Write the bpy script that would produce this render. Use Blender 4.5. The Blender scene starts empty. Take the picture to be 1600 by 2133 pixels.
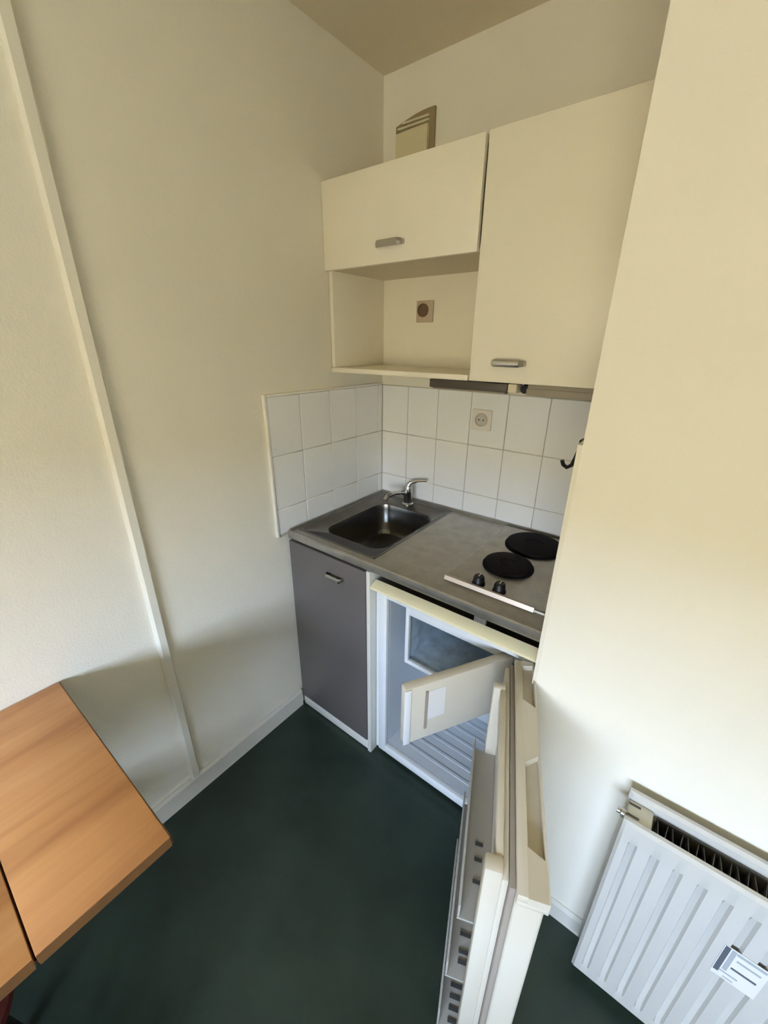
import bpy, bmesh, math, random
from mathutils import Vector, Matrix

random.seed(7)
scene = bpy.context.scene
COL = scene.collection

# ------------------------------------------------------------------ camera
CAM = Vector((1.1729, -1.5052, 1.5713))
YAW, PITCH, ROLL, FPX = 0.6549, -0.3936, 0.0086, 849.25
fw = Vector((-math.sin(YAW) * math.cos(PITCH), math.cos(YAW) * math.cos(PITCH), math.sin(PITCH)))
rt = Vector((math.cos(YAW), math.sin(YAW), 0))
up = rt.cross(fw)
rt, up = rt * math.cos(ROLL) + up * math.sin(ROLL), up * math.cos(ROLL) - rt * math.sin(ROLL)
cd = bpy.data.cameras.new('camera')
cd.sensor_fit = 'HORIZONTAL'
cd.sensor_width = 36.0
cd.lens = FPX / 1600.0 * 36.0
cd.clip_start = 0.02
cam = bpy.data.objects.new('camera', cd)
COL.objects.link(cam)
M = Matrix((rt, up, -fw)).transposed().to_4x4()
M.translation = CAM
cam.matrix_world = M
scene.camera = cam

# ------------------------------------------------------------------ world (overcast sky), exposure
w = bpy.data.worlds.new('sky')
scene.world = w
w.use_nodes = True
bg = w.node_tree.nodes['Background']
bg.inputs['Color'].default_value = (0.74, 0.93, 1.24, 1)
bg.inputs['Strength'].default_value = 33.0
scene.view_settings.view_transform = 'Standard'
scene.view_settings.look = 'None'
scene.view_settings.gamma = 1.0
scene.view_settings.use_curve_mapping = False
scene.view_settings.exposure = 0.35
scene.cycles.use_adaptive_sampling = True
scene.cycles.adaptive_threshold = 0.04
scene.cycles.use_light_tree = False
scene.cycles.max_bounces = 7
scene.cycles.diffuse_bounces = 6
scene.cycles.glossy_bounces = 3
scene.cycles.transmission_bounces = 2
scene.cycles.transparent_max_bounces = 2
scene.cycles.caustics_reflective = False
scene.cycles.caustics_refractive = False

# sun added behind the house, unseen: bounces warm light indoors off ground and facade
sl = bpy.data.lights.new('bounce_sun', 'SUN')
sl.energy = 14.0
sl.angle = math.radians(0.6)
sl.color = (1.0, 0.95, 0.86)
bounce_sun = bpy.data.objects.new('bounce_sun', sl)
bounce_sun.rotation_euler = Vector((0.20, -0.62, -0.76)).to_track_quat('-Z', 'Y').to_euler()
bounce_sun.location = (0, 4, 12)
COL.objects.link(bounce_sun)

# room dimensions (metres): left wall x=0, back wall y=0, radiator wall y=YR right of x=XR
H = 2.435
XR, YR = 1.004, -0.661
XE, YE = 3.00, -3.50
WX0, WX1, WZ0, WZ1 = 0.75, 2.35, 0.95, 1.68     # window in the wall behind the camera
pl = bpy.data.lights.new('window_portal', 'AREA')
pl.shape = 'RECTANGLE'
pl.size, pl.size_y = WX1 - WX0, WZ1 - WZ0
pl.cycles.is_portal = True
po = bpy.data.objects.new('window_portal', pl)
po.location = ((WX0 + WX1) / 2, YE - 0.10, (WZ0 + WZ1) / 2)
po.rotation_euler = (math.radians(90), 0, 0)
COL.objects.link(po)

# ------------------------------------------------------------------ materials
def mat(name, col, rough=0.5, metal=0.0, var=0.0, vscale=8.0, bump=0.0, bscale=60.0, spec=0.5,
        trans=0.0, stretch=None, alpha=1.0, bdist=0.01, coat=0.0):
    m = bpy.data.materials.new(name)
    m.use_nodes = True
    nt = m.node_tree
    b = nt.nodes['Principled BSDF']
    b.inputs['Base Color'].default_value = (*col, 1)
    b.inputs['Roughness'].default_value = rough
    b.inputs['Metallic'].default_value = metal
    b.inputs['Specular IOR Level'].default_value = spec
    b.inputs['Transmission Weight'].default_value = trans
    b.inputs['Alpha'].default_value = alpha
    b.inputs['Coat Weight'].default_value = coat
    geo = nt.nodes.new('ShaderNodeNewGeometry')
    vec = geo.outputs['Position']
    if stretch:
        mp = nt.nodes.new('ShaderNodeMapping')
        mp.inputs['Scale'].default_value = stretch
        nt.links.new(vec, mp.inputs['Vector'])
        vec = mp.outputs['Vector']
    if var > 0:
        n = nt.nodes.new('ShaderNodeTexNoise')
        n.inputs['Scale'].default_value = vscale
        n.inputs['Detail'].default_value = 4
        nt.links.new(vec, n.inputs['Vector'])
        r = nt.nodes.new('ShaderNodeValToRGB')
        r.color_ramp.elements[0].position = 0.3
        r.color_ramp.elements[1].position = 0.7
        r.color_ramp.elements[0].color = (*[c * (1 - var) for c in col], 1)
        r.color_ramp.elements[1].color = (*[min(1, c * (1 + var)) for c in col], 1)
        nt.links.new(n.outputs['Fac'], r.inputs['Fac'])
        nt.links.new(r.outputs['Color'], b.inputs['Base Color'])
    if bump > 0:
        n2 = nt.nodes.new('ShaderNodeTexNoise')
        n2.inputs['Scale'].default_value = bscale
        n2.inputs['Detail'].default_value = 3
        nt.links.new(vec, n2.inputs['Vector'])
        bp = nt.nodes.new('ShaderNodeBump')
        bp.inputs['Strength'].default_value = bump
        bp.inputs['Distance'].default_value = bdist
        nt.links.new(n2.outputs['Fac'], bp.inputs['Height'])
        nt.links.new(bp.outputs['Normal'], b.inputs['Normal'])
    return m


def wood_mat(name, off=0.0):
    m = bpy.data.materials.new(name)
    m.use_nodes = True
    nt = m.node_tree
    b = nt.nodes['Principled BSDF']
    b.inputs['Roughness'].default_value = 0.42
    geo = nt.nodes.new('ShaderNodeNewGeometry')
    mp = nt.nodes.new('ShaderNodeMapping')
    mp.inputs['Scale'].default_value = (13.0, 0.9, 3.0)
    mp.inputs['Location'].default_value = (off, off * 0.7, 0)
    nt.links.new(geo.outputs['Position'], mp.inputs['Vector'])
    n = nt.nodes.new('ShaderNodeTexNoise')
    n.inputs['Scale'].default_value = 1.0
    n.inputs['Detail'].default_value = 5
    n.inputs['Roughness'].default_value = 0.55
    n.inputs['Distortion'].default_value = 0.6
    nt.links.new(mp.outputs['Vector'], n.inputs['Vector'])
    r = nt.nodes.new('ShaderNodeValToRGB')
    e = r.color_ramp.elements
    e[0].position, e[0].color = 0.30, (0.44, 0.19, 0.07, 1)
    e[1].position, e[1].color = 0.72, (0.72, 0.39, 0.17, 1)
    k = e.new(0.5)
    k.color = (0.61, 0.295, 0.112, 1)
    nt.links.new(n.outputs['Fac'], r.inputs['Fac'])
    nt.links.new(r.outputs['Color'], b.inputs['Base Color'])
    return m


WALL = (0.80, 0.757, 0.650)
M_wall = mat('painted_plaster', WALL, 0.85, var=0.02, vscale=3, bump=0.05, bscale=90)
M_rough = mat('woodchip_plaster', (0.82, 0.785, 0.69), 0.85, var=0.015, vscale=4, bump=0.14, bscale=170, bdist=0.008)
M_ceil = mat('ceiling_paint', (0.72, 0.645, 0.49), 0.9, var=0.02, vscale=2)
M_trim = mat('white_trim_paint', (0.80, 0.77, 0.68), 0.45)
M_base = mat('skirting_paint', (0.68, 0.655, 0.585), 0.45)
M_floor = mat('dark_green_vinyl', (0.023, 0.037, 0.026), 0.38, var=0.25, vscale=5, bump=0.03, bscale=200, spec=0.4)
M_cab = mat('cream_laminate', (0.82, 0.77, 0.64), 0.38, var=0.01, vscale=5)
M_carc = mat('cabinet_carcass', (0.66, 0.59, 0.45), 0.5)
M_tile = mat('glazed_tile', (0.85, 0.855, 0.86), 0.16, var=0.015, vscale=3)
M_grout = mat('tile_grout', (0.50, 0.47, 0.42), 0.9)
M_edge = mat('tile_edge_strip', (0.84, 0.81, 0.74), 0.4)
M_steel = mat('brushed_steel', (0.42, 0.40, 0.365), 0.36, metal=0.85, var=0.12, vscale=24, bump=0.02, bscale=300)
M_bowl = mat('shade_dark_sink_steel', (0.17, 0.163, 0.15), 0.22, metal=0.9, var=0.1, vscale=10)  # base darkened to stand in for dark reflections inside the bowl
M_chrome = mat('chrome', (0.60, 0.60, 0.60), 0.16, metal=1.0)
M_bright = mat('glint_steel_strip', (0.62, 0.55, 0.49), 0.42, metal=1.0)  # brighter than the worktop steel, paints in the window glint
M_nickel = mat('satin_nickel', (0.52, 0.50, 0.46), 0.25, metal=1.0)
M_grey = mat('dark_grey_laminate', (0.115, 0.101, 0.095), 0.36, var=0.04, vscale=3)
M_white = mat('white_laminate', (0.64, 0.62, 0.56), 0.45)
M_iron = mat('black_cast_iron', (0.008, 0.006, 0.005), 0.75, bump=0.05, bscale=150, spec=0.15)
M_black = mat('black_plastic', (0.008, 0.007, 0.007), 0.4, spec=0.3)
M_dark = mat('dark_brown_metal', (0.06, 0.05, 0.038), 0.45)
M_hood = mat('grey_brown_metal', (0.27, 0.235, 0.185), 0.5)
M_fridge = mat('fridge_white_enamel', (0.72, 0.73, 0.74), 0.3)
M_liner = mat('fridge_liner_plastic', (0.54, 0.57, 0.60), 0.35)
M_fcream = mat('yellowed_plastic', (0.74, 0.67, 0.44), 0.4)
M_door = mat('aged_white_plastic', (0.60, 0.55, 0.455), 0.38)
M_gasket = mat('gasket_rubber', (0.30, 0.255, 0.21), 0.6)
M_ice = mat('frosted_aluminium', (0.52, 0.62, 0.70), 0.4, metal=0.15, var=0.22, vscale=22)
M_clear = mat('grey_rack_plastic', (0.40, 0.38, 0.34), 0.35)
M_rib = mat('dark_rack_rib', (0.06, 0.06, 0.055), 0.5)
M_label = mat('paper_label', (0.70, 0.68, 0.66), 0.6)
M_ink = mat('printed_ink', (0.09, 0.10, 0.12), 0.7)
M_ink2 = mat('faded_print', (0.36, 0.38, 0.40), 0.7)
M_rad = mat('radiator_enamel', (0.54, 0.525, 0.485), 0.35)
M_radcap = mat('radiator_end_enamel', (0.56, 0.53, 0.42), 0.4)
M_fin = mat('convector_steel', (0.085, 0.08, 0.07), 0.55)
M_vent = mat('yellowed_vent_plastic', (0.66, 0.58, 0.38), 0.5)
M_ventd = mat('vent_shadow_plastic', (0.30, 0.235, 0.13), 0.6)
M_sock = mat('beige_socket_plastic', (0.50, 0.40, 0.29), 0.45)
M_sockd = mat('brown_socket_well', (0.14, 0.085, 0.045), 0.5)
M_wsock = mat('white_socket_plastic', (0.76, 0.73, 0.68), 0.35)
M_wsockd = mat('socket_well', (0.55, 0.52, 0.47), 0.5)
M_wood1 = wood_mat('beech_veneer', 0.0)
M_wood2 = wood_mat('beech_veneer_main', 3.7)
M_wedge = mat('dark_wood_edging', (0.16, 0.072, 0.022), 0.5, var=0.15, vscale=20)
M_leg = mat('black_steel_leg', (0.02, 0.016, 0.013), 0.4)
M_red = mat('dark_red_vinyl', (0.12, 0.010, 0.008), 0.45)
M_ground = mat('warm_bounce_ground', (0.44, 0.35, 0.21), 0.9, var=.1, vscale=2)  # warm tone picked so the unseen ground bounces warm light indoors
M_fac = mat('ochre_bounce_render', (0.50, 0.39, 0.23), 0.9, var=.05, vscale=1)  # ochre picked so the added facade throws warm light into the room
M_pvc = mat('window_frame_pvc', (0.8, 0.8, 0.78), 0.35)
M_glass = mat('window_glass', (1, 1, 1), 0.0, trans=1.0)

# ------------------------------------------------------------------ geometry helpers (world coordinates)
WO = {}

class G:
    """collects geometry in world coordinates"""
    def __init__(s):
        s.bm = bmesh.new()

    def box(s, x0, x1, y0, y1, z0, z1, bev=0.0, seg=2, fn=None):
        r = bmesh.ops.create_cube(s.bm, size=1)
        vs = r['verts']
        for v in vs:
            v.co = Vector((x0 + (v.co.x + .5) * (x1 - x0), y0 + (v.co.y + .5) * (y1 - y0), z0 + (v.co.z + .5) * (z1 - z0)))
        if bev > 0:
            es = list({e for v in vs for e in v.link_edges})
            rr = bmesh.ops.bevel(s.bm, geom=es, offset=bev, segments=seg, affect='EDGES', profile=0.5)
            vs = list({v for f in rr['faces'] for v in f.verts} | {v for v in vs if v.is_valid})
        if fn:
            for v in vs:
                v.co = fn(v.co)
        return s

    def prism(s, pts, axis, a, b, fn=None):
        """polygon pts (2D) extruded along axis 'x','y','z' from a to b"""
        def P(p, t):
            return Vector({'x': (t, p[0], p[1]), 'y': (p[0], t, p[1]), 'z': (p[0], p[1], t)}[axis])
        A = [s.bm.verts.new(P(p, a)) for p in pts]
        B = [s.bm.verts.new(P(p, b)) for p in pts]
        n = len(pts)
        s.bm.faces.new(A[::-1])
        s.bm.faces.new(B)
        for i in range(n):
            s.bm.faces.new((A[i], A[(i + 1) % n], B[(i + 1) % n], B[i]))
        if fn:
            for v in A + B:
                v.co = fn(v.co)
        return s

    def lathe(s, prof, c, axis=Vector((0, 0, 1)), n=32, cap=True):
        """prof: list of (radius, height) along axis from point c"""
        axis = Vector(axis).normalized()
        t = Vector((1, 0, 0)) if abs(axis.x) < .9 else Vector((0, 1, 0))
        u = axis.cross(t).normalized()
        v = axis.cross(u)
        rings = []
        for r, h in prof:
            if r < 1e-6:
                rings.append([s.bm.verts.new(Vector(c) + axis * h)])
            else:
                rings.append([s.bm.verts.new(Vector(c) + axis * h + (u * math.cos(2 * math.pi * i / n) + v * math.sin(2 * math.pi * i / n)) * r) for i in range(n)])
        for A, B in zip(rings, rings[1:]):
            if len(A) == 1 and len(B) == 1:
                continue
            for i in range(n):
                j = (i + 1) % n
                if len(A) == 1:
                    s.bm.faces.new((A[0], B[i], B[j]))
                elif len(B) == 1:
                    s.bm.faces.new((A[i], A[j], B[0]))
                else:
                    s.bm.faces.new((A[i], A[j], B[j], B[i]))
        if cap:
            for R in (rings[0], rings[-1]):
                if len(R) > 2:
                    s.bm.faces.new(R)
        return s

    def tube(s, pts, r, n=10):
        """round tube along a polyline; r a number or a list"""
        pts = [Vector(p) for p in pts]
        rs = r if isinstance(r, (list, tuple)) else [r] * len(pts)
        rings = []
        prev = None
        for i, p in enumerate(pts):
            d = (pts[min(i + 1, len(pts) - 1)] - pts[max(i - 1, 0)]).normalized()
            if prev is None:
                t = Vector((0, 0, 1)) if abs(d.z) < .9 else Vector((1, 0, 0))
                u = d.cross(t).normalized()
            else:
                u = (prev - d * prev.dot(d)).normalized()
            prev = u
            v = d.cross(u)
            rings.append([s.bm.verts.new(p + (u * math.cos(2 * math.pi * k / n) + v * math.sin(2 * math.pi * k / n)) * rs[i]) for k in range(n)])
        for A, B in zip(rings, rings[1:]):
            for k in range(n):
                s.bm.faces.new((A[k], A[(k + 1) % n], B[(k + 1) % n], B[k]))
        s.bm.faces.new(rings[0][::-1])
        s.bm.faces.new(rings[-1])
        return s

    def build(s, name, m, parent=None, smooth=False, label=None):
        bmesh.ops.recalc_face_normals(s.bm, faces=s.bm.faces)
        me = bpy.data.meshes.new(name)
        s.bm.to_mesh(me)
        s.bm.free()
        return link(name, me, m, parent, smooth, label)


def link(name, me, m, parent=None, smooth=False, label=None):
    co = [v.co for v in me.vertices]
    o = Vector(((min(c.x for c in co) + max(c.x for c in co)) / 2, (min(c.y for c in co) + max(c.y for c in co)) / 2, min(c.z for c in co)))
    me.transform(Matrix.Translation(-o))
    if not me.materials:
        me.materials.append(m)
    if smooth:
        me.shade_smooth()
        try:
            me.set_sharp_from_angle(angle=math.radians(38))
        except Exception:
            pass
    ob = bpy.data.objects.new(name, me)
    COL.objects.link(ob)
    WO[ob] = o
    if parent:
        ob.parent = parent
        ob.location = o - WO[parent]
    else:
        ob.location = o
    if label:
        ob['label'] = label
    return ob


def again(src, off, name=None, parent='same'):
    """copy of a part, sharing its mesh, moved by off"""
    c = src.copy()
    COL.objects.link(c)
    p = src.parent if parent == 'same' else parent
    WO[c] = WO[src] + Vector(off)
    c.parent = p
    c.location = WO[c] - (WO[p] if p else Vector())
    return c


def thing(name, loc, label, cat, group=None):
    e = bpy.data.objects.new(name, None)
    e.empty_display_size = 0.05
    e.location = loc
    COL.objects.link(e)
    WO[e] = Vector(loc)
    return tag(e, label, cat, group)


def tag(o, label, cat, group=None):
    o['label'] = label
    o['category'] = cat
    if group:
        o['group'] = group
    return o


def struct(o, label):
    o['kind'] = 'structure'
    o['label'] = label
    return o


def bx(name, m, parent, *a, bev=0.0, smooth=False, label=None, seg=2):
    return G().box(*a, bev=bev, seg=seg).build(name, m, parent, smooth or bev > 0, label)

# ------------------------------------------------------------------ room shell
T = 0.12
struct(bx('floor', M_floor, None, -T, XE + T, YE - T, T, -0.06, 0), 'dark green vinyl floor')
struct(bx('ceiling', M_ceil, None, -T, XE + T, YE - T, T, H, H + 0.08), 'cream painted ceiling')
YS = -1.118
wl = struct(bx('wall_left', M_wall, None, -T, 0, YS, T, 0, H), 'smooth cream wall beside the kitchenette')
struct(bx('wall_left_front', M_rough, None, -T, 0, YE - T, YS, 0, H), 'rough white textured wall behind the table')
wb = struct(bx('wall_back', M_wall, None, 0, XR + 0.25, 0, T, 0, H), 'cream back wall of the kitchenette niche')
wr = struct(bx('wall_right', M_wall, None, XR, XE + T, YR, 0, 0, H), 'cream wall with the radiator')
struct(bx('wall_far_right', M_wall, None, XE, XE + T, YE - T, YR, 0, H), 'cream side wall of the room')
g = G()
g.box(0, WX0, YE - T, YE, 0, H).box(WX1, XE, YE - T, YE, 0, H)
g.box(WX0, WX1, YE - T, YE, 0, WZ0).box(WX0, WX1, YE - T, YE, WZ1, H)
struct(g.build('wall_window', M_wall), 'cream wall with the window')
# window in the wall behind the camera
g = G()
yf0, yf1 = YE - 0.09, YE - 0.04
fwid = 0.05
g.box(WX0, WX1, yf0, yf1, WZ0, WZ0 + fwid).box(WX0, WX1, yf0, yf1, WZ1 - fwid, WZ1)
xm = (WX0 + WX1) / 2
for a, b in ((WX0, WX0 + fwid), (xm - fwid * .7, xm + fwid * .7), (WX1 - fwid, WX1)):
    g.box(a, b, yf0, yf1, WZ0 + fwid, WZ1 - fwid)
win = struct(g.build('window_1', M_pvc), 'white framed two pane window')
bx('window_sill', M_pvc, win, WX0 - .03, WX1 + .03, YE - 0.04, YE + 0.06, WZ0 - 0.025, WZ0)
struct(bx('ground_outside', M_ground, None, -30, 30, -60, YE - T, -3.06, -3.0), 'unseen ground outside, toned warm to bounce light indoors')
struct(bx('added_bounce_facade', M_fac, None, -30, 30, -24, -22.5, -3.0, 4.0), 'unseen ochre front added to block low sky and bounce warm light')

# trims and skirtings
def skirting_profile(d, h):
    return [(0, 0), (d, 0), (d, h - 0.012), (d * .45, h), (0, h)]
p = skirting_profile(0.013, 0.088)
g = G().prism([(a, b) for a, b in p], 'y', YE + .001, -0.603)
struct(g.build('baseboard_left', M_base), 'off-white skirting along the left wall')
g = G().prism([(YR - a, b) for a, b in skirting_profile(0.010, 0.07)], 'x', XR, XE - .001)
struct(g.build('baseboard_right', M_base), 'off-white skirting under the radiator')
g = G().prism([(0, YS - 0.016), (0.010, YS - 0.016), (0.018, YS - 0.010), (0.018, YS + 0.010), (0.010, YS + 0.016), (0, YS + 0.016)], 'z', 0.089, H - .001)
struct(g.build('trim_1', M_trim), 'narrow white cover strip running up the left wall')

# ------------------------------------------------------------------ tiling (each tile a part of its wall)
TT, GAP = 0.009, 0.0022
ZR = [0.897, 0.992, 1.1945, 1.400]
bx('grout', M_grout, wb, 0, XR, -0.0065, 0, 0.89, 1.40)
bx('grout', M_grout, wl, 0, 0.0065, -0.640, -0.0066, 0.88, 1.40)
xs = [0.0095] + [0.1494 * k for k in range(1, 7)] + [0.992]
for r in range(3):
    for i in range(7):
        bx('tile', M_tile, wb, xs[i] + GAP / 2, xs[i + 1] - GAP / 2, -TT - random.uniform(0, .0006), -0.004, ZR[r] + GAP / 2, ZR[r + 1] - GAP / 2, bev=0.0016, seg=1)
ys = [-0.6400, -0.4945, -0.342, -0.1895, -0.037, -0.0095]
for r in range(3):
    for i in range(5):
        z0 = ZR[r] if r else 0.892
        bx('tile', M_tile, wl, 0.004, TT + random.uniform(0, .0006), ys[i] + GAP / 2, ys[i + 1] - GAP / 2, z0 + GAP / 2, ZR[r + 1] - GAP / 2, bev=0.0016, seg=1)
bx('tile_edge_strip', M_edge, wl, 0, 0.0125, -0.6505, -0.6405, 0.885, 1.408, bev=0.002)
bx('tile_edge_strip', M_edge, wl, 0, 0.0125, -0.6405, -0.012, 1.400, 1.408, bev=0.002)
# tiled side of the niche, its plastered corner
bx('grout', M_grout, wr, XR - 0.006, XR, -0.600, -0.010, 0.897, 1.400)
for r in range(3):
    for i in range(4):
        y1 = -0.012 - 0.1494 * i
        bx('tile', M_tile, wr, XR - TT, XR - 0.003, y1 - 0.1494 + GAP, max(y1, -.6), ZR[r] + GAP / 2, ZR[r + 1] - GAP / 2, bev=0.0016, seg=1)
g = G().prism([(XR, YR + .0005), (XR - 0.010, YR + 0.004), (XR - 0.011, -0.612), (XR, -0.612)], 'z', 0, 1.392)
g.build('plaster_edge', M_wall, wr)

# ------------------------------------------------------------------ wall cabinets
DU = 0.3345
ZB, ZT = 1.466, 2.055
def bar_handle(parent, x0, x1, y, z, m, out=0.022):
    """flat strap bow handle on a front facing -y"""
    g = G()
    n = 14
    hh = 0.0095
    rows = []
    for i in range(n + 1):
        t = i / n
        x = x0 + (x1 - x0) * t
        e = min(1, min(t, 1 - t) / 0.16)
        yy = y + .001 - out * math.sin(e * math.pi / 2)
        hz = hh * (0.72 + .28 * e)
        rows.append([g.bm.verts.new((x, yy + dy, z + dz)) for dy, dz in ((0.002, -hz), (0, -hz + .003), (-.0015, 0), (0, hz - .003), (0.002, hz), (.0055, hz), (.0055, -hz))])
    for A, B in zip(rows, rows[1:]):
        for k in range(7):
            g.bm.faces.new((A[k], A[(k + 1) % 7], B[(k + 1) % 7], B[k]))
    g.bm.faces.new(rows[0])
    g.bm.faces.new(rows[-1][::-1])
    return g.build('handle', m, parent, True, 'satin metal bow handle')

lc = thing('wall_cabinet', (0.29, -0.16, ZB), 'short cream wall cabinet with lift-up door above an open niche', 'cabinet', 'cream wall cabinets')
XS = 0.583
fy = -DU + 0.019
bx('side_panel', M_cab, lc, 0.0035, 0.0195, fy, -0.003, ZB + .017, ZT - .002, bev=.001)
bx('side_panel', M_cab, lc, XS + 0.003, XS + 0.0175, fy, -0.003, ZB + .017, ZT - .002, bev=.001)
bx('top_panel', M_carc, lc, 0.0195, XS + .003, fy, -0.003, ZT - 0.018, ZT - 0.002)
bx('niche_ceiling', M_carc, lc, 0.0195, XS + .003, fy, -0.003, 1.803, 1.819)  # darker carcass tone stands in for the shade at the niche top
bx('back_panel', M_cab, lc, 0.0195, XS + .003, -0.016, -0.010, ZB + .017, 1.803)
bx('back_panel', M_carc, lc, 0.0195, XS + .003, -0.016, -0.010, 1.819, ZT - .018)
bx('shelf_board', M_cab, lc, 0.0035, XS - 0.004, fy - .006, -0.012, ZB, ZB + 0.017, bev=.002)
d = bx('door', M_cab, lc, 0.002, XS - 0.001, -DU, fy - .0015, 1.801, ZT, bev=.002)
bar_handle(d, 0.233, 0.343, -DU, 1.852, M_nickel)

rc = thing('wall_cabinet', (0.795, -0.16, ZB), 'tall cream wall cabinet over the hotplates with a full-height door', 'cabinet', 'cream wall cabinets')
X2, X3 = 0.589, XR - 0.010
bx('side_panel', M_carc, rc, XS + .018, X2 + .026, fy, -0.010, ZB + .003, ZT - .002)
bx('side_panel', M_carc, rc, X3 - .017, X3, fy, -0.010, ZB + .003, ZT - .002)
bx('top_panel', M_carc, rc, X2 + .026, X3 - .017, fy, -0.010, ZT - .018, ZT - .002)
bx('bottom_panel', M_carc, rc, X2 + .026, X3 - .017, fy, -0.010, ZB + .003, ZB + .020)
bx('back_panel', M_carc, rc, X2 + .026, X3 - .017, -0.016, -0.010, ZB + .020, ZT - .018)
d = bx('door', M_cab, rc, X2 + .002, XR - .005, -DU, fy - .0015, ZB + .002, ZT + .001, bev=.002)
bar_handle(d, 0.655, 0.758, -DU, 1.521, M_nickel)

# under-cabinet lamp and hood
ul = thing('under_cabinet_lamp', (0.578, -0.30, 1.438), 'slim dark lamp bar fixed under the wall cabinets', 'lamp')
bx('housing', M_dark, ul, 0.447, 0.708, -0.325, -0.270, 1.440, 1.4655, bev=.003)
bx('diffuser', M_hood, ul, 0.455, 0.700, -0.318, -0.277, 1.435, 1.4402, bev=.001)
bx('end_cap', M_carc, ul, 0.7085, 0.735, -0.322, -0.275, 1.440, 1.4655, bev=.003)
hd = thing('cooker_hood', (0.87, -0.18, 1.44), 'slim grey-brown extractor hood under the tall cabinet', 'hood')
bx('hood_body', M_hood, hd, 0.765, 0.990, -0.322, -0.04, 1.444, 1.4685, bev=.003)
bx('front_lip', M_hood, hd, 0.765, 0.990, -0.326, -0.3225, 1.438, 1.456, bev=.001)
G().lathe([(0.0, 0), (0.013, 0), (0.013, .012), (0.011, .016), (0, .016)], (0.757, -0.305, 1.4535), (0, -1, 0), 20).build('knob', M_black, hd, True)
# air vent above
vt = thing('air_vent', (0.144, -0.01, 2.13), 'yellowed hooded air vent on the wall above the cabinets', 'vent')
def arch(x0, x1, z0, z1, rise):
    n = 10
    top = [(x0 + (x1 - x0) * i / n, z1 + rise * math.sin(math.pi * (0.12 + 0.88 * i / n) * .55) - rise * .3) for i in range(n + 1)]
    return [(x0, z0), (x1, z0)] + top[::-1]
G().prism(arch(0.064, 0.224, 2.13, 2.280, 0.028), 'y', -0.010, -0.001).build('frame', M_ventd, vt)
g = G().prism(arch(0.072, 0.204, 2.135, 2.252, 0.004), 'y', -0.022, -0.0102)
g.build('cover', M_vent, vt)
for i, zz in enumerate((2.262, 2.274)):
    g = G()
    g.box(0.078 + .02 * i, 0.206, -0.020, -0.0102, zz, zz + 0.006)
    g.build('louvre', M_vent, vt)

# sockets
sk = thing('power_socket', (0.222, -0.0235, 1.646), 'brown-beige square socket on the back of the open niche', 'socket')
bx('plate', M_sock, sk, 0.186, 0.262, -0.0245, -0.0165, 1.646, 1.722, bev=.003)
G().lathe([(0.024, 0), (0.024, .004), (0.020, .005), (0.020, .0015), (0, .0015)], (0.218, -0.0243, 1.688), (0, -1, 0), 24, cap=False).build('socket_well', M_sockd, sk, True)
sk = thing('power_socket', (0.5, -0.018, 1.26), 'white square socket on the tiles under the wall cabinets', 'socket')
bx('plate', M_wsock, sk, 0.460, 0.540, -0.0185, -0.0097, 1.260, 1.338, bev=.003)
G().lathe([(0.026, 0), (0.026, .004), (0.022, .005), (0.021, .001), (0, .001)], (0.500, -0.0183, 1.299), (0, -1, 0), 24, cap=False).build('socket_well', M_wsockd, sk, True)
for dx in (-.0095, .0095):
    G().lathe([(0.003, 0), (0.003, .0012), (0, .0012)], (0.500 + dx, -0.0193, 1.299), (0, -1, 0), 10, cap=False).build('pin_hole', M_dark, sk)

# black hook on the tiled side of the niche
hk = thing('wall_hook', (0.985, -0.60, 1.32), 'small black hook on the tiled niche side beside the wall corner', 'hook')
bx('back_plate', M_black, hk, 0.986, 0.9945, -0.612, -0.585, 1.352, 1.392, bev=.002)
G().tube([(0.988, -0.60, 1.375), (0.982, -0.60, 1.35), (0.978, -0.602, 1.335), (0.970, -0.606, 1.330), (0.963, -0.610, 1.336), (0.960, -0.612, 1.345)], 0.0042, 8).build('hook', M_black, hk, True)

# ------------------------------------------------------------------ base cabinet
ZC, D = 0.896, 0.600
bc = thing('base_cabinet', (0.21, -0.30, 0.0), 'dark grey base cabinet under the sink with white plinth', 'cabinet')
bx('side_panel', M_white, bc, 0.014, 0.030, -0.582, -0.012, 0.0, 0.858)
bx('side_panel', M_white, bc, 0.402, 0.418, -0.598, -0.012, 0.0, 0.862, bev=.001)
bx('bottom_board', M_white, bc, 0.030, 0.402, -0.582, -0.012, 0.055, 0.072)
bx('plinth', M_white, bc, 0.014, 0.4015, -0.594, -0.580, 0.004, 0.054, bev=.001)
bx('back_panel', M_white, bc, 0.030, 0.402, -0.020, -0.012, 0.072, 0.72)
d = bx('door', M_grey, bc, 0.012, 0.400, -0.601, -0.583, 0.060, 0.858, bev=.002)
bar_handle(d, 0.215, 0.300, -0.601, 0.786, M_nickel)

# ------------------------------------------------------------------ steel worktop with sink
wt = thing('kitchen_worktop', (0.5, -0.30, 0.866), 'brushed steel kitchenette worktop with built-in sink', 'worktop')
XW = XR - 0.012
def rrect(x0, x1, y0, y1, r, n=6):
    P = []
    for cx, cy, a0 in ((x1 - r, y1 - r, 0), (x0 + r, y1 - r, 90), (x0 + r, y0 + r, 180), (x1 - r, y0 + r, 270)):
        for i in range(n + 1):
            a = math.radians(a0 + 90 * i / n)
            P.append((cx + r * math.cos(a), cy + r * math.sin(a)))
    return P
SX0, SX1, SY0, SY1 = 0.030, 0.412, -0.566, -0.030
g = G()
t0 = ZC - 0.028
g.box(0.0135, SX0, -0.592, -0.012, t0, ZC).box(SX1, XW, -0.592, -0.012, t0, ZC)
g.box(SX0, SX1, -0.592, SY0, t0, ZC).box(SX0, SX1, SY1, -0.012, t0, ZC)
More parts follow.
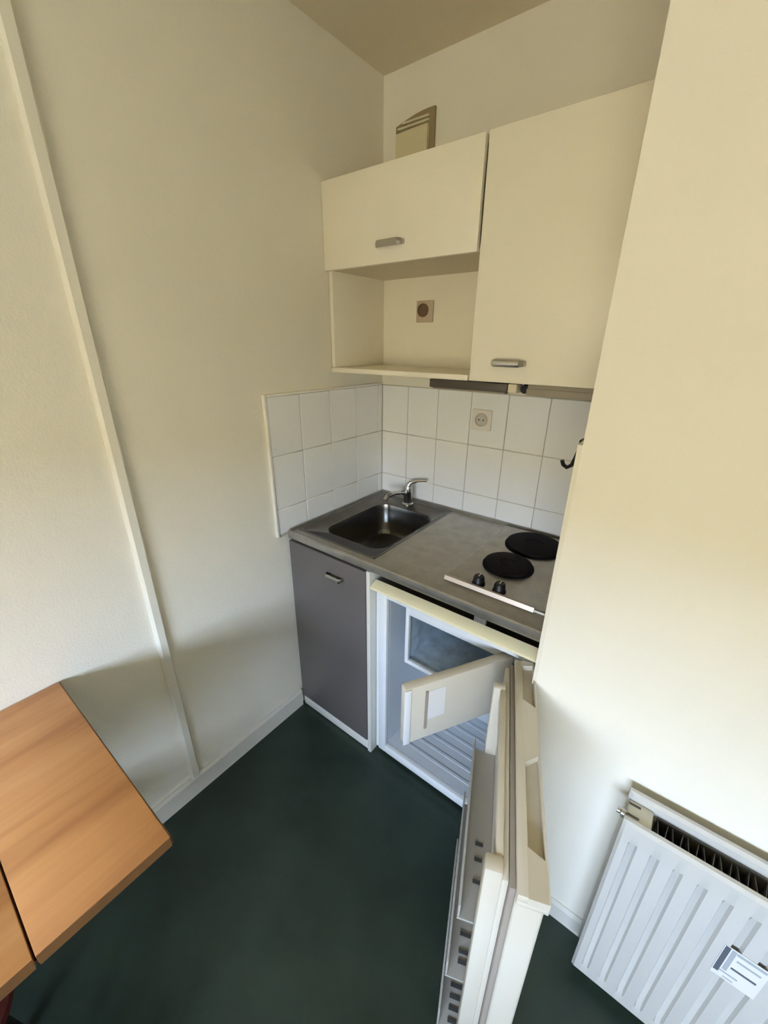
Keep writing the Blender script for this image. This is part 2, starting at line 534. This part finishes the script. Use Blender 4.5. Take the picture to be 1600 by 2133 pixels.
g.build('worktop_slab', M_steel, wt)
# rolled front edge: bright upper bead, lower return
g = G()
g.prism([(-0.5925, ZC), (-0.594, ZC + .004), (-0.599, ZC + .0045), (-0.603, ZC + .001), (-0.604, ZC - .010), (-0.601, ZC - .026), (-0.597, ZC - .030), (-0.5925, ZC - .028)], 'x', 0.0135, XW)
g.build('front_edge', M_steel, wt, True)
g = G().box(0.0135, XW, -0.018, -0.0105, ZC, ZC + .012).box(0.0135, 0.020, -0.592, -0.018, ZC, ZC + .010)
g.build('upstand', M_steel, wt)
# sink rim and bowl as one pressed sheet
loops = []
def loop(b, x0, x1, y0, y1, r, z):
    return [b.verts.new((x, y, z)) for x, y in rrect(x0, x1, y0, y1, r)]
g = G()
b = g.bm
BX0, BX1, BY0, BY1 = 0.090, 0.382, -0.496, -0.112
L = [loop(b, SX0, SX1, SY0, SY1, .004, ZC),
     loop(b, SX0 + .002, SX1 - .002, SY0 + .002, SY1 - .002, .008, ZC + .0025),
     loop(b, SX0 + .008, SX1 - .008, SY0 + .008, SY1 - .008, .014, ZC + .002),
     loop(b, SX0 + .014, SX1 - .014, SY0 + .014, SY1 - .014, .018, ZC - .004),
     loop(b, BX0 - .006, BX1 + .006, BY0 - .006, BY1 + .006, .062, ZC - .006),
     loop(b, BX0, BX1, BY0, BY1, .060, ZC - .010),
     loop(b, BX0 + .004, BX1 - .004, BY0 + .004, BY1 - .004, .058, ZC - .03),
     loop(b, BX0 + .012, BX1 - .012, BY0 + .012, BY1 - .012, .055, ZC - .125),
     loop(b, BX0 + .024, BX1 - .024, BY0 + .024, BY1 - .024, .050, ZC - .143),
     loop(b, BX0 + .050, BX1 - .050, BY0 + .050, BY1 - .050, .040, ZC - .149),
     loop(b, .205, .255, -.33, -.28, .0249, ZC - .153)]
for A, B in zip(L, L[1:]):
    n = len(A)
    for i in range(n):
        b.faces.new((A[i], A[(i + 1) % n], B[(i + 1) % n], B[i]))
b.faces.new(L[-1])
g.build('sink_bowl', M_bowl, wt, True)
G().lathe([(0.027, 0), (0.027, .002), (0.022, .003), (0.016, .0005), (0, .0005)], (0.230, -0.305, ZC - .1525), n=24, cap=False).build('drain', M_chrome, wt, True)
bx('bracket', M_steel, wt, 0.800, 0.835, -0.6005, -0.590, ZC - 0.046, ZC - 0.0285)

# mixer tap
tp = thing('mixer_tap', (0.205, -0.068, ZC), 'chrome single-lever mixer tap at the back of the sink', 'tap')
G().lathe([(0.026, .0), (0.026, .006), (0.021, .012), (0.020, .055), (0.021, .075), (0.018, .088), (0, .090)], (0.205, -0.068, ZC - .003), n=24).build('body', M_chrome, tp, True)
G().tube([(0.205, -0.068, ZC + .045), (0.195, -0.10, ZC + .060), (0.185, -0.145, ZC + .068), (0.177, -0.185, ZC + .064), (0.174, -0.198, ZC + .048)], [.011, .011, .010, .010, .010], 12).build('spout', M_chrome, tp, True)
G().tube([(0.205, -0.066, ZC + .084), (0.212, -0.060, ZC + .100), (0.245, -0.050, ZC + .112), (0.283, -0.042, ZC + .118)], [.012, .010, .007, .006], 10).build('lever', M_chrome, tp, True)

# ------------------------------------------------------------------ hob
hb = thing('hotplate_hob', (0.81, -0.27, ZC), 'two-ring electric hob set in the steel worktop', 'hob')
HX0, HX1, HY0, HY1 = 0.655, 0.972, -0.522, -0.028
g = G()
b = g.bm
L = [loop(b, HX0, HX1, HY0, HY1, .012, ZC + .0003), loop(b, HX0 + .001, HX1 - .001, HY0 + .001, HY1 - .001, .012, ZC + .006),
     loop(b, HX0 + .007, HX1 - .007, HY0 + .007, HY1 - .007, .010, ZC + .008), loop(b, HX0 + .016, HX1 - .016, HY0 + .016, HY1 - .016, .008, ZC + .004)]
for A, B in zip(L, L[1:]):
    n = len(A)
    for i in range(n):
        b.faces.new((A[i], A[(i + 1) % n], B[(i + 1) % n], B[i]))
b.faces.new(L[-1])
b.faces.new(L[0][::-1])
g.build('hob_plate', M_steel, hb, True)
g = G().prism([(HY0 + .006, ZC + .0082), (HY0 + .003, ZC + .0015), (HY0 - .007, ZC + .0015), (HY0 - .002, ZC + .0135), (HY0 + .005, ZC + .0145)], 'x', HX0 + .004, HX1 - .036)  # face tilted to throw the window's glint at the camera
g.build('front_glint_trim', M_bright, hb, label='hob front strip with a window glint put into its colour and tilt')
for cx, cy, r in ((0.805, -0.142, 0.094), (0.786, -0.334, 0.075)):
    z = ZC + .004
    o = G().lathe([(r + .006, 0), (r + .006, .003), (r + .002, .004), (r, .004), (r, .012), (r - .004, .0145), (r * .35, .0145), (r * .33, .0125), (0, .0125)], (cx, cy, z), n=48).build('hotplate', M_iron, hb, True, 'black cast iron hotplate')
for cx, cy in ((0.757, -0.492), (0.823, -0.492)):
    k = G().lathe([(0.020, 0), (0.020, .004), (0.0175, .008), (0.016, .024), (0.013, .028), (0, .028)], (cx, cy, ZC + .0042), n=24).build('knob', M_black, hb, True, 'black hob knob')
    bx('pointer', M_wsockd, k, cx - .0015, cx + .0015, cy - .004, cy + .013, ZC + .0322, ZC + .0332)

# ------------------------------------------------------------------ refrigerator
fr = thing('refrigerator', (0.705, -0.32, 0.0), 'small white under-counter refrigerator with its door standing open', 'refrigerator')
FX0, FX1, FY, FZ0, FZ1 = 0.424, 0.984, -0.585, 0.022, 0.842
LX0, LX1, LZ0, LZ1 = 0.484, 0.944, 0.085, 0.780
# cabinet shell, hollow
g = G()
g.box(FX0, LX0 - .012, FY + .018, -0.03, FZ0, FZ1 - .03)
g.box(LX1 + .012, FX1, FY + .018, -0.03, FZ0, FZ1 - .03)
g.box(LX0 - .012, LX1 + .012, -0.07, -0.03, FZ0, FZ1 - .03)
g.box(LX0 - .012, LX1 + .012, FY + .018, -0.07, FZ0, LZ0 - .012)
g.box(LX0 - .012, LX1 + .012, FY + .018, -0.07, LZ1 + .012, FZ1 - .03)
g.build('cabinet_shell', M_fridge, fr)
for x in (FX0 + .04, FX1 - .04):
    for y in (FY + .06, -0.08):
        G().lathe([(0.015, 0), (0.015, .022)], (x, y, 0.0), n=14).build('foot', M_black, fr)
# front frame
g = G()
g.box(0.450, LX0, FY - .004, FY + .0178, 0.048, LZ1 + .022, bev=.003)
g.box(LX1, FX1 - .006, FY - .004, FY + .0178, 0.048, LZ1 + .022, bev=.003)
g.box(LX0, LX1, FY - .004, FY + .0178, 0.048, LZ0, bev=.003)
g.box(LX0, LX1, FY - .004, FY + .0178, LZ1, LZ1 + .022, bev=.003)
g.build('front_frame', M_fridge, fr, True)
# liner walls
g = G()
g.box(LX0 - .0118, LX0, FY + .018, -0.0702, LZ0 - .0118, LZ1 + .0118).box(LX1, LX1 + .0118, FY + .018, -0.0702, LZ0 - .0118, LZ1 + .0118)
g.box(LX0, LX1, -0.080, -0.0702, LZ0, LZ1).box(LX0, LX1, FY + .018, -0.0702, LZ1, LZ1 + .0118)
g.box(LX0, LX1, FY + .018, -0.0702, LZ0 - .0118, LZ0)
g.box(LX0, LX1, -0.25, -0.080, LZ0, 0.27, bev=.012)
g.build('inner_liner', M_liner, fr)
for i in range(6):
    y = FY + .055 + i * .047
    bx('floor_rib', M_liner, fr, LX0 + .03, LX1 - .03, y, y + .012, LZ0, LZ0 + .0025, bev=.001, seg=1)
# yellowed top rail; top board coloured dark as the shade under the worktop
bx('shade_dark_top', M_dark, fr, FX0 + .002, FX1 - .002, -0.5715, -0.05, FZ1 - .0298, FZ1 - .022)
g = G().prism([(-0.5665, FZ1 - .0302), (-0.5665, FZ1 - .038), (-0.600, FZ1 - .041), (-0.604, FZ1 - .037), (-0.603, FZ1 - .031), (-0.596, FZ1 - .025), (-0.572, FZ1 - .015), (-0.572, FZ1 - .0302)], 'x', FX0 + .001, FX1 - .001)
g.build('top_rail', M_fcream, fr, True, 'yellowed plastic top rail')
# freezer compartment
FZX0, FZX1, FZZ0, FZZ1, FZY = 0.540, 0.936, 0.520, 0.758, -0.552
g = G()
g.box(FZX0 + .004, FZX0 + .010, FZY + .012, -0.085, FZZ0 + .004, FZZ1 - .004).box(FZX1 - .010, FZX1 - .004, FZY + .012, -0.085, FZZ0 + .004, FZZ1 - .004)
g.box(FZX0 + .010, FZX1 - .010, FZY + .012, -0.085, FZZ0 + .004, FZZ0 + .010).box(FZX0 + .010, FZX1 - .010, FZY + .012, -0.085, FZZ1 - .010, FZZ1 - .004)
g.box(FZX0 + .010, FZX1 - .010, -0.092, -0.085, FZZ0 + .010, FZZ1 - .010)
g.build('freezer_box', M_ice, fr, False, 'frosted freezer compartment')
g = G()
for a in ((FZX0, FZX0 + .014, FZZ0, FZZ1), (FZX1 - .014, FZX1, FZZ0, FZZ1)):
    g.box(a[0], a[1], FZY - .004, FZY + .012, a[2], a[3], bev=.002)
g.box(FZX0 + .014, FZX1 - .014, FZY - .004, FZY + .012, FZZ0, FZZ0 + .016, bev=.002)
g.box(FZX0 + .014, FZX1 - .014, FZY - .004, FZY + .012, FZZ1 - .030, FZZ1, bev=.002)
g.build('freezer_frame', M_fridge, fr, True)
# freezer flap, swung open on its right hinge
HA = Vector((0.905, -0.562, 0))
fa = Vector((0.737, -0.850, 0)) - HA
flen = fa.length
fa.normalize()
fn_ = Vector((fa.y, -fa.x, 0))       # inner side looks left / into the room
if fn_.x > 0:
    fn_ = -fn_
def FL(c):
    return HA + fa * c.x + fn_ * c.y + Vector((0, 0, c.z))
g = G().box(0, flen, -0.014, 0.014, 0.572, 0.765, bev=.004, fn=FL)
flap = g.build('freezer_door', M_door, fr, True, 'small freezer door swung open')
G().box(flen - .016, flen + .003, -0.0165, -.0142, 0.574, 0.763, bev=.001, fn=FL).build('edge_lip', M_fridge, flap, True)
G().box(flen - .118, flen - .066, -0.0152, -.0142, 0.640, 0.738, fn=FL).build('rating_label', M_label, flap)
G().box(flen - .064, flen - .057, -0.0170, -.0142, 0.610, 0.742, fn=FL).build('catch_groove', M_gasket, flap)

# main door: local frame s (from hinge), t (towards the inside), z
DO = Vector((0.930, -0.620, 0))
da = Vector((0.368, -0.930, 0)).normalized()
dn = Vector((-0.930, -0.368, 0)).normalized()
def DL(c):
    return DO + da * c.x + dn * c.y + Vector((0, 0, c.z))
DLEN, DZ0, DZ1 = 0.520, 0.050, 0.800
door = G().box(0.0, DLEN - .008, -0.050, -0.004, DZ0, DZ1 - .030, bev=.006, seg=3, fn=DL).build('door', M_door, fr, True, 'thick cream-white fridge door standing open')
# top cap with two scooped grips: floor, walls, central block
g = G()
g.box(0.0, DLEN, -0.0515, -0.004, DZ1 - .0298, DZ1 - .016, bev=.003, fn=DL)
g.box(0.0, DLEN, -0.022, -0.004, DZ1 - .017, DZ1, bev=.003, fn=DL)
g.box(0.0, DLEN, -0.0525, -0.048, DZ1 - .029, DZ1 - .001, bev=.0015, fn=DL)
def wedge(s0, s1, s2, s3):
    g.prism([(s0, -0.049), (s1, -0.020), (s2, -0.020), (s3, -0.049)], 'z', DZ1 - .017, DZ1 - .0005, fn=DL)
wedge(0.0, 0.0, 0.020, 0.012)
wedge(0.150, 0.130, 0.295, 0.272)
wedge(0.462, 0.448, DLEN, DLEN)
g.build('top_cap', M_door, door, True)
# gasket
G().box(0.010, DLEN - .012, -0.0038, 0.006, DZ0 + .01, DZ1 - .012, bev=.002, fn=DL).build('gasket', M_gasket, door, True)
# liner: frame of raised edges around a dished panel
g = G()
g.box(0.018, DLEN - .020, 0.0062, 0.018, DZ0 + .02, DZ1 - .014, bev=.004, fn=DL)
g.box(0.085, 0.110, 0.016, 0.046, DZ0 + .03, DZ1 - .006, bev=.005, fn=DL)
g.box(DLEN - .050, DLEN - .022, 0.016, 0.046, DZ0 + .03, DZ1 - .004, bev=.005, fn=DL)
g.box(0.108, DLEN - .048, 0.016, 0.030, DZ1 - .050, DZ1 - .006, bev=.004, fn=DL)
g.build('door_liner', M_door, door, True)
# bottle racks
def rack(z, depth, hgt, slots):
    g = G()
    g.box(0.106, DLEN - .052, 0.0185, depth, z, z + .006, fn=DL)
    g.box(0.106, DLEN - .052, depth - .005, depth, z + .006, z + hgt, bev=.002, fn=DL)
    r = g.build('door_rack', M_clear, door, True, 'grey plastic door rack')
    for s in slots:
        G().box(s, s + .007, 0.036, depth - .024, z + .0062, z + .0085, fn=DL).build('rack_slot', M_rib, r)
rack(0.56, 0.076, 0.045, (0.33, 0.36, 0.40))
rack(0.33, 0.084, 0.060, (0.20, 0.225, 0.30, 0.32, 0.34, 0.36, 0.39, 0.42, 0.437))
rack(0.085, 0.088, 0.085, (0.25, 0.30, 0.315, 0.335, 0.35, 0.375, 0.39, 0.41, 0.43, 0.45))

# ------------------------------------------------------------------ radiator
rd = thing('radiator', (1.72, -0.715, 0.045), 'white steel panel radiator with grooved front on the right wall', 'radiator')
RX0, RX1, RZ0, RZ1 = 1.245, 2.085, 0.045, 0.650
def rad_panel(yf, thick, z0, z1, amp):
    """pressed sheet panel, front face grooved at a 40 mm pitch"""
    g = G()
    b = g.bm
    xs_ = []
    pitch = 0.0398
    xx = RX0 + 0.028
    cols = [(RX0, 0.006), (RX0 + .006, 0.0)]
    while xx < RX1 - .03:
        cols += [(xx - .0085, 0), (xx - .005, amp), (xx + .005, amp), (xx + .0085, 0)]
        xx += pitch
    cols += [(RX1 - .006, 0.0), (RX1, 0.006)]
    rows = [(z0, .006, 0), (z0 + .006, 0, 0), (z0 + .040, 0, 0), (z0 + .052, 0, 1), (z1 - .062, 0, 1), (z1 - .050, 0, 0), (z1 - .006, 0, 0), (z1, .006, 0)]
    F = [[b.verts.new((x, yf + max(e, dd if (dd == .006) else dd * k), z)) for x, dd in cols] for z, e, k in rows]
    B = [[b.verts.new((x, yf + thick, z)) for x, dd in cols] for z, e, k in rows]
    R, C = len(rows), len(cols)
    for i in range(R - 1):
        for j in range(C - 1):
            b.faces.new((F[i][j], F[i][j + 1], F[i + 1][j + 1], F[i + 1][j]))
            b.faces.new((B[i][j], B[i + 1][j], B[i + 1][j + 1], B[i][j + 1]))
    for j in range(C - 1):
        b.faces.new((F[0][j], B[0][j], B[0][j + 1], F[0][j + 1]))
        b.faces.new((F[-1][j], F[-1][j + 1], B[-1][j + 1], B[-1][j]))
    for i in range(R - 1):
        b.faces.new((F[i][0], F[i + 1][0], B[i + 1][0], B[i][0]))
        b.faces.new((F[i][-1], B[i][-1], B[i + 1][-1], F[i + 1][-1]))
    return g
rad_panel(-0.765, 0.014, RZ0, 0.650, 0.0085).build('front_panel', M_rad, rd, True, 'grooved white front panel')
rad_panel(-0.700, 0.014, RZ0, 0.662, 0.003).build('rear_panel', M_rad, rd, True)
bx('gap_shade_sheet', M_fin, rd, 1.302, RX1 - .02, -0.7045, -0.7005, 0.10, 0.638)  # dark infill sheet standing in for the shade between the panels
fin = None
x = 1.304
while x < RX1 - .04:
    if fin is None:
        g = G().prism([(x, -0.7048), (x + .005, -0.7505), (x + .015, -0.7505), (x + .020, -0.7048), (x + .0185, -0.7048), (x + .0140, -0.749), (x + .006, -0.749), (x + .0015, -0.7048)], 'z', 0.10, 0.632)
        fin = g.build('convector_fin', M_fin, rd)
    else:
        again(fin, (x - 1.304, 0, 0))
    x += 0.0265
g = G().box(RX0 + .004, RX0 + .050, -0.7508, -0.7005, 0.600, 0.644, bev=.004)
cap = g.build('end_cap', M_radcap, rd, True)
for yy in (-0.742, -0.714):
    bx('cap_slot', M_dark, cap, RX0 + .0035, RX0 + .026, yy, yy + .005, 0.6442, 0.6450)
G().lathe([(0.010, 0), (0.010, .010), (0.006, .012), (0.006, .018), (0, .018)], (RX0 + .0045, -0.726, 0.624), (-1, 0, 0), 12).build('air_bleed_valve', M_nickel, rd, True)
for xx in (1.40, 1.93):
    bx('wall_bracket', M_radcap, rd, xx, xx + .03, -0.6858, YR - .0005, 0.15, 0.60)
    bx('foot_bracket', M_radcap, rd, xx, xx + .03, -0.735, -0.6712, 0.12, 0.149)
for x in (1.30, 2.03):
    G().lathe([(0.009, 0), (0.009, 0.0448)], (x, -0.7255, 0.0002), n=12).build('pipe', M_radcap, rd)
bx('rear_bridge', M_radcap, rd, 1.255, 2.075, -0.752, -0.699, 0.0452, 0.062)
# sticker on the radiator front
st = bx('sticker', M_label, rd, 1.456, 1.524, -0.7662, -0.7655, 0.392, 0.492, label='white printed sticker')
def mark(x0, x1, z0, z1, m):
    bx('print_mark', m, st, x0, x1, -0.7667, -0.7663, z0, z1)
mark(1.4575, 1.4655, 0.405, 0.490, M_ink)
mark(1.4680, 1.475, 0.420, 0.489, M_ink2)
mark(1.476, 1.520, 0.481, 0.488, M_ink2)
mark(1.480, 1.516, 0.463, 0.468, M_ink2)
mark(1.478, 1.516, 0.435, 0.4405, M_ink)
mark(1.466, 1.494, 0.411, 0.415, M_ink2)
mark(1.474, 1.490, 0.398, 0.401, M_ink2)

# ------------------------------------------------------------------ table
tb = thing('table', (0.30, -2.0, 0.0), 'orange-brown wooden table with end leaf against the left wall', 'table')
TZ = 0.744
def tabletop(name, y0, y1, m):
    o = bx(name, m, tb, 0.004, 0.594, y0, y1, TZ - .022, TZ, bev=.0015)
    bx('edging', M_wedge, o, 0.5942, 0.5965, y0 + .001, y1 - .001, TZ - .0215, TZ - .001)
    return o
lf = tabletop('end_leaf', -1.5745, -1.3775, M_wood1)
bx('edging', M_wedge, lf, 0.006, 0.594, -1.3773, -1.3755, TZ - .0215, TZ - .001)
tabletop('table_top', -2.58, -1.5780, M_wood2)
bx('seam_block_strip', M_wedge, tb, 0.01, 0.585, -1.5900, -1.5640, TZ - .026, TZ - .0222)  # added dark strip, stops light showing through the leaf seam
g = G().box(0.06, 0.54, -1.70, -1.68, 0.655, TZ - .0222).box(0.06, 0.54, -2.50, -2.48, 0.655, TZ - .0222)
g.box(0.06, 0.08, -2.48, -1.70, 0.655, TZ - .0222).box(0.52, 0.54, -2.48, -1.70, 0.655, TZ - .0222)
g.build('apron', M_wedge, tb)
for x in (0.145, 0.455):
    bx('leaf_support', M_wedge, tb, x, x + .02, -1.68, -1.42, 0.700, TZ - .0262)
lg = G().box(0.045, 0.085, -1.725, -1.685, 0, 0.6549, bev=.004).build('leg', M_leg, tb, True)
for dx, dy in ((.47, 0), (0, -.80), (.47, -.80)):
    again(lg, (dx, dy, 0))

# red stool under the table
so = thing('stool', (0.33, -1.83, 0), 'dark red stool pushed under the wooden table', 'stool')
G().lathe([(0, 0), (0.155, 0), (0.170, .008), (0.172, .030), (0.160, .042), (0, .046)], (0.33, -1.80, 0.405), n=36).build('seat', M_red, so, True)
for k in range(4):
    a = math.radians(45 + 90 * k)
    G().tube([(0.33 + .10 * math.cos(a), -1.80 + .10 * math.sin(a), 0.4049), (0.33 + .15 * math.cos(a), -1.80 + .15 * math.sin(a), 0.0)], 0.012, 10).build('leg', M_leg, so, True)
